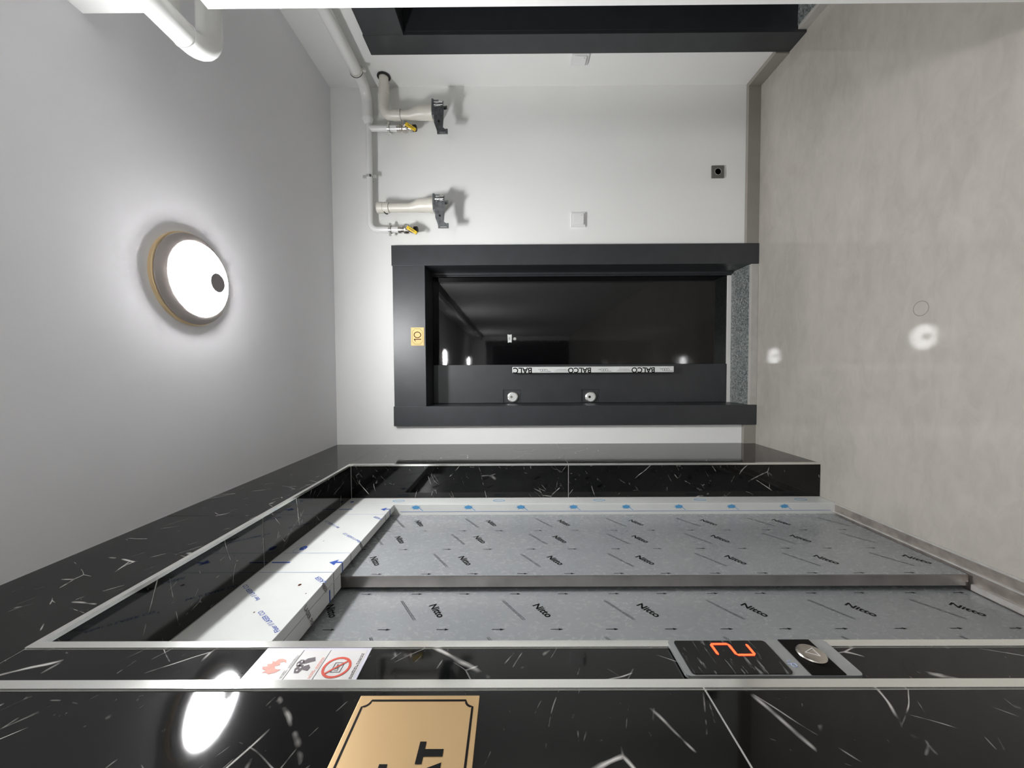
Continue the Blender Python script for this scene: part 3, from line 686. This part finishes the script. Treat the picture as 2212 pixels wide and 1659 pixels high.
for vx, s_ in ((1.386, 0), (.816, 1)):
    cl = clamp((vx, YP, 2.134), ZV, .0168)
    on('clamp_strap', MB().torus((vx, YP, 2.127), ZV, .0208, .0010, 28, 6), 'black_rubber', cl)
    for e in (-1, 1): on('clamp_ear', MB().box(vx + e * .028 - .008, vx + e * .028 + .008, YP - .006, YP + .006, 2.129, 2.140), 'steel_trim', cl)
    on('clamp_stud', MB().tube([(vx, YP + .018, 2.134), (vx, YB, 2.134)], .004, 0, 12), 'steel_trim', cl)
    vb = on('valve', MB().lathe([(.0185, 2.087), (.0205, 2.085), (.0205, 2.068), (.016, 2.066), (.016, 2.060), (.0225, 2.054), (.0245, 2.040), (.0225, 2.026), (.016, 2.020), (.016, 2.014), (.0205, 2.012), (.0205, 1.996), (.017, 1.995)], (vx, YP, 0), ZV, 12), 'nickel', gp, smooth=True)
    on('end_plug', MB().lathe([(.014, 1.995), (.018, 1.993), (.018, 1.978), (.012, 1.974)], (vx, YP, 0), ZV, 14), 'black_rubber', vb, smooth=True)
    on('stem', MB().lathe([(.011, .018), (.011, .034), (.007, .036), (.007, .046)], (vx, YP, 2.040), (0, -1, 0), 16), 'nickel', vb, smooth=True)
    dvec = Vector((-.53, 0, -.85)).normalized(); o_ = Vector((vx + .010, YP - .042, 2.045)); sd = dvec.cross(Vector((0, 1, 0)))
    arm = [o_ + sd * .009, o_ - sd * .009, o_ + dvec * .045 - sd * .0065, o_ + dvec * .045 + sd * .0065]
    on('lever_arm', MB().add([*arm, *[p + Vector((0, .003, 0)) for p in arm]], [(0, 1, 2, 3), (7, 6, 5, 4), (0, 4, 5, 1), (1, 5, 6, 2), (2, 6, 7, 3), (3, 7, 4, 0)]), 'steel_trim', vb)
    g0 = o_ + dvec * .022 - Vector((0, .002, 0)); g1 = o_ + dvec * .088 - Vector((0, .002, 0))
    gr = [g0 + sd * .0095, g0 - sd * .0095, g1 - sd * .0085, g1 + sd * .0085]
    on('lever_grip', MB().add([*[p - Vector((0, .005, 0)) for p in gr], *[p + Vector((0, .007, 0)) for p in gr]], [(0, 1, 2, 3), (7, 6, 5, 4), (0, 4, 5, 1), (1, 5, 6, 2), (2, 6, 7, 3), (3, 7, 4, 0)]), 'yellow_grip', vb, bev=.003)
    pl_ = [g0 + dvec * .016 + sd * .0016, g0 + dvec * .016 - sd * .0016, g1 - dvec * .014 - sd * .0016, g1 - dvec * .014 + sd * .0016]
    on('grip_lettering', MB().add([p - Vector((0, .0053, 0)) for p in pl_], [(0, 1, 2, 3)]), 'ink_charcoal', vb)
    on('wire_loop', MB().torus((vx + .004, YP - .03, 2.034), (0, 1, 0), .016, .0013, 20, 6, .3, 3.6), 'black_rubber', vb, smooth=True)

# ================================================================== PLASTIC STUBS WITH STEEL BRACKETS
def stub(dx_, wall, label):
    X0 = .927 + dx_; yc = 2.205
    t = empty('meter_stub', (X0, yc, 1.86)); tag(t, label, 'pipe bracket', 'cream meter stubs on the end wall')
    def ring_(x_, z_, rx, ry, n=28): return [Vector((x_ + rx * math.cos(a), yc + ry * math.sin(a), z_)) for a in [2 * math.pi * k / n for k in range(n)]]
    body = [ring_(X0, 2.135, .0242, .0242), ring_(X0, 2.012, .0242, .0242), ring_(X0 + .004, 1.992, .0285, .0265), ring_(X0 + .011, 1.966, .036, .034), ring_(X0 + .0125, 1.952, .0385, .038), ring_(X0 + .0125, 1.905, .0385, .038), ring_(X0 + .0125, 1.900, .041, .041), ring_(X0 + .0125, 1.875, .0415, .041)]
    on('offset_body', MB().rings(body), 'cream_pvc', t, smooth=True)
    if wall:
        on('elbow_pipe', MB().tube([(X0, yc, 2.07), (X0, yc, 2.148), (XR - .002, yc, 2.148)], .0262, .05, 28), 'cream_pvc', t, smooth=True)
        on('socket_ring', MB().lathe([(.0265, 0), (.029, 0), (.029, .045), (.0265, .045)], (X0, yc, 2.055), ZV, 28, False), 'cream_pvc', t, smooth=True)
        on('socket_ring', MB().lathe([(.0265, 0), (.029, 0), (.029, .05), (.0265, .05)], (XR - .10, yc, 2.148), XX, 28, False), 'cream_pvc', t, smooth=True)
        on('rubber_seal', MB().torus((XR - .006, yc, 2.148), XX, .031, .006, 32, 8), 'black_rubber', t, smooth=True)
    else:
        on('socket_cap', MB().lathe([(.0255, 2.128), (.0285, 2.130), (.0285, 2.160), (.031, 2.162), (.031, 2.182), (.029, 2.196), (.0, 2.198)], (X0, yc, 0), ZV, 28), 'cream_pvc', t, smooth=True)
        on('rubber_seal', MB().torus((X0, yc + .006, 2.150), (0, .25, 1), .0285, .004, 32, 8), 'black_rubber', t, smooth=True)
        on('seam_line', MB().torus((X0, yc, 2.128), ZV, .0246, .0008, 28, 6), 'ink_grey', t)
    # steel bracket: collar plate, front web, foot with slot, wall plate
    br = on('bracket', MB().box(X0 - .030, X0 + .058, 2.158, 2.250, 1.862, 1.8735), 'galvanised', t, bev=.001)
    web = [(.014, 1.861), (-.068, 1.8575), (-.1165, 1.8420), (-.1165, 1.8340), (-.112, 1.8330), (-.112, 1.7960), (-.1165, 1.7950), (-.131, 1.786), (-.131, 1.843)]
    poly = [(.014, 1.8615), (-.072, 1.8600), (-.118, 1.8440), (-.118, 1.7965), (-.108, 1.7965), (-.096, 1.8120), (-.002, 1.8060), (.002, 1.7870), (.020, 1.7890), (.018, 1.8070)]
    on('web', MB().prism(poly, (X0, 2.160, 0), XX, ZV, (0, .004, 0)), 'galvanised', br)
    for b0, b1, z0_, z1_ in ((-.131, -.118, 1.833, 1.844), (-.131, -.118, 1.786, 1.797), (-.131, -.127, 1.797, 1.833), (-.122, -.118, 1.797, 1.833)):
        on('foot', MB().box(X0 + b0, X0 + b1, 2.158, 2.166, z0_, z1_), 'galvanised', br)
    on('foot', MB().box(X0 - .118, X0 - .105, 2.158, 2.166, 1.786, 1.7975), 'galvanised', br)
    on('wall_plate', MB().box(X0 - .012, X0 + .020, 2.250, YB, 1.863, 1.8725), 'galvanised', br)
    on('bolt', MB().lathe([(.0062, 0), (.0062, .004), (0, .004)], (X0 + .003, 2.160, 1.800), (0, -1, 0), 12), 'black_rubber', br)
    on('bolt', MB().lathe([(.006, 0), (.006, .003), (0, .003)], (X0 - .064, 2.160, 1.834), (0, -1, 0), 12), 'black_rubber', br)
    un = on('union_nut', MB().lathe([(.0175, 1.860), (.0175, 1.852), (.0140, 1.850), (.0140, 1.838), (.0168, 1.836), (.0168, 1.810), (.0130, 1.8085)], (X0 + .031, 2.172, 0), ZV, 20), 'chrome', t, smooth=True)
    on('union_ring', MB().torus((X0 + .031, 2.172, 1.8105), ZV, .0170, .0018, 24, 8), 'black_rubber', un)
    on('collar_ring', MB().lathe([(.0425, 1.862), (.0445, 1.864), (.0445, 1.874), (.0425, 1.876)], (X0 + .0125, yc, 0), ZV, 32), 'steel_edge', t, smooth=True)
    for px in (.036, .048): on('pin', MB().box(X0 + px, X0 + px + .004, 2.160, 2.164, 1.835, 1.862), 'galvanised', br)
stub(0, False, 'straight cream plastic stub with capped top and steel bracket, nearer the door')
stub(.512, True, 'cream plastic stub with elbow into the corner wall and steel bracket')

# ================================================================== SWITCHES AND SOCKET
def plate_on(name, label, cat, o, U, V, Nn, w_, h_, mats, group=None):
    t = empty(name, o); tag(t, label, cat, group); o, U, V, Nn = map(Vector, (o, U, V, Nn))
    def pr_(nm, a, b_, d0, d1, mat, bev=.002): return on(nm, MB().prism([(-a, -b_), (a, -b_), (a, b_), (-a, b_)], o + Nn * d0, U, V, Nn * (d1 - d0)), mat, t, bev=bev)
    pr_('plate', w_ / 2, h_ / 2, 0, .009, mats[0], .003)
    return t, pr_, o, U, V, Nn
t, pr_, o, U, V, Nn = plate_on('light_switch', 'white square light switch on the end wall beside the black door', 'switch', (.8855, YB, 1.047), XX, ZV, (0, -1, 0), .086, .088, ('white_plastic',), 'white rocker switches')
rk = MB().prism([(-.031, -.031), (.031, -.031), (.031, .031), (-.031, .031)], o + Nn * .009, U, V, Nn * .003)
on('rocker', MB().add([o + U * a + V * b_ + Nn * d for a, b_, d in [(-.031, -.031, .009), (.031, -.031, .009), (.031, .031, .009), (-.031, .031, .009), (-.031, -.031, .017), (.031, -.031, .017), (.031, .031, .0115), (-.031, .031, .0115)]], [(0, 3, 2, 1), (4, 5, 6, 7), (0, 1, 5, 4), (1, 2, 6, 5), (2, 3, 7, 6), (3, 0, 4, 7)]), 'white_plastic', t, bev=.001)
on('pilot_dot', MB().lathe([(.0025, 0), (.0025, .0012), (0, .0012)], o + U * .022 + V * (-.020) + Nn * .0158, Nn, 12), 'light_grey_plastic', t)
t, pr_, o, U, V, Nn = plate_on('light_switch', 'white square light switch on the side wall next to second door', 'switch', (XR, 2.094, 1.072), YY, ZV, (-1, 0, 0), .078, .094, ('white_plastic',), 'white rocker switches')
on('rocker', MB().add([o + U * a + V * b_ + Nn * d for a, b_, d in [(-.029, -.033, .009), (.029, -.033, .009), (.029, .033, .009), (-.029, .033, .009), (-.029, -.033, .017), (.029, -.033, .017), (.029, .033, .0115), (-.029, .033, .0115)]], [(0, 3, 2, 1), (4, 5, 6, 7), (0, 1, 5, 4), (1, 2, 6, 5), (2, 3, 7, 6), (3, 0, 4, 7)]), 'white_plastic', t, bev=.001)
on('pilot_dot', MB().lathe([(.0025, 0), (.0025, .0012), (0, .0012)], o - U * .020 + V * (-.022) + Nn * .0160, Nn, 12), 'light_grey_plastic', t)
t, pr_, o, U, V, Nn = plate_on('wall_socket', 'small dark grey wall socket low on the white end wall', 'socket', (1.1555, YB, .234), XX, ZV, (0, -1, 0), .072, .073, ('grey_plastic',))
on('insert', MB().lathe([(.020, .009), (.020, .0105), (.018, .0105), (.017, .004), (0, .004)], o, Nn, 32), 'light_grey_plastic', t, smooth=True)
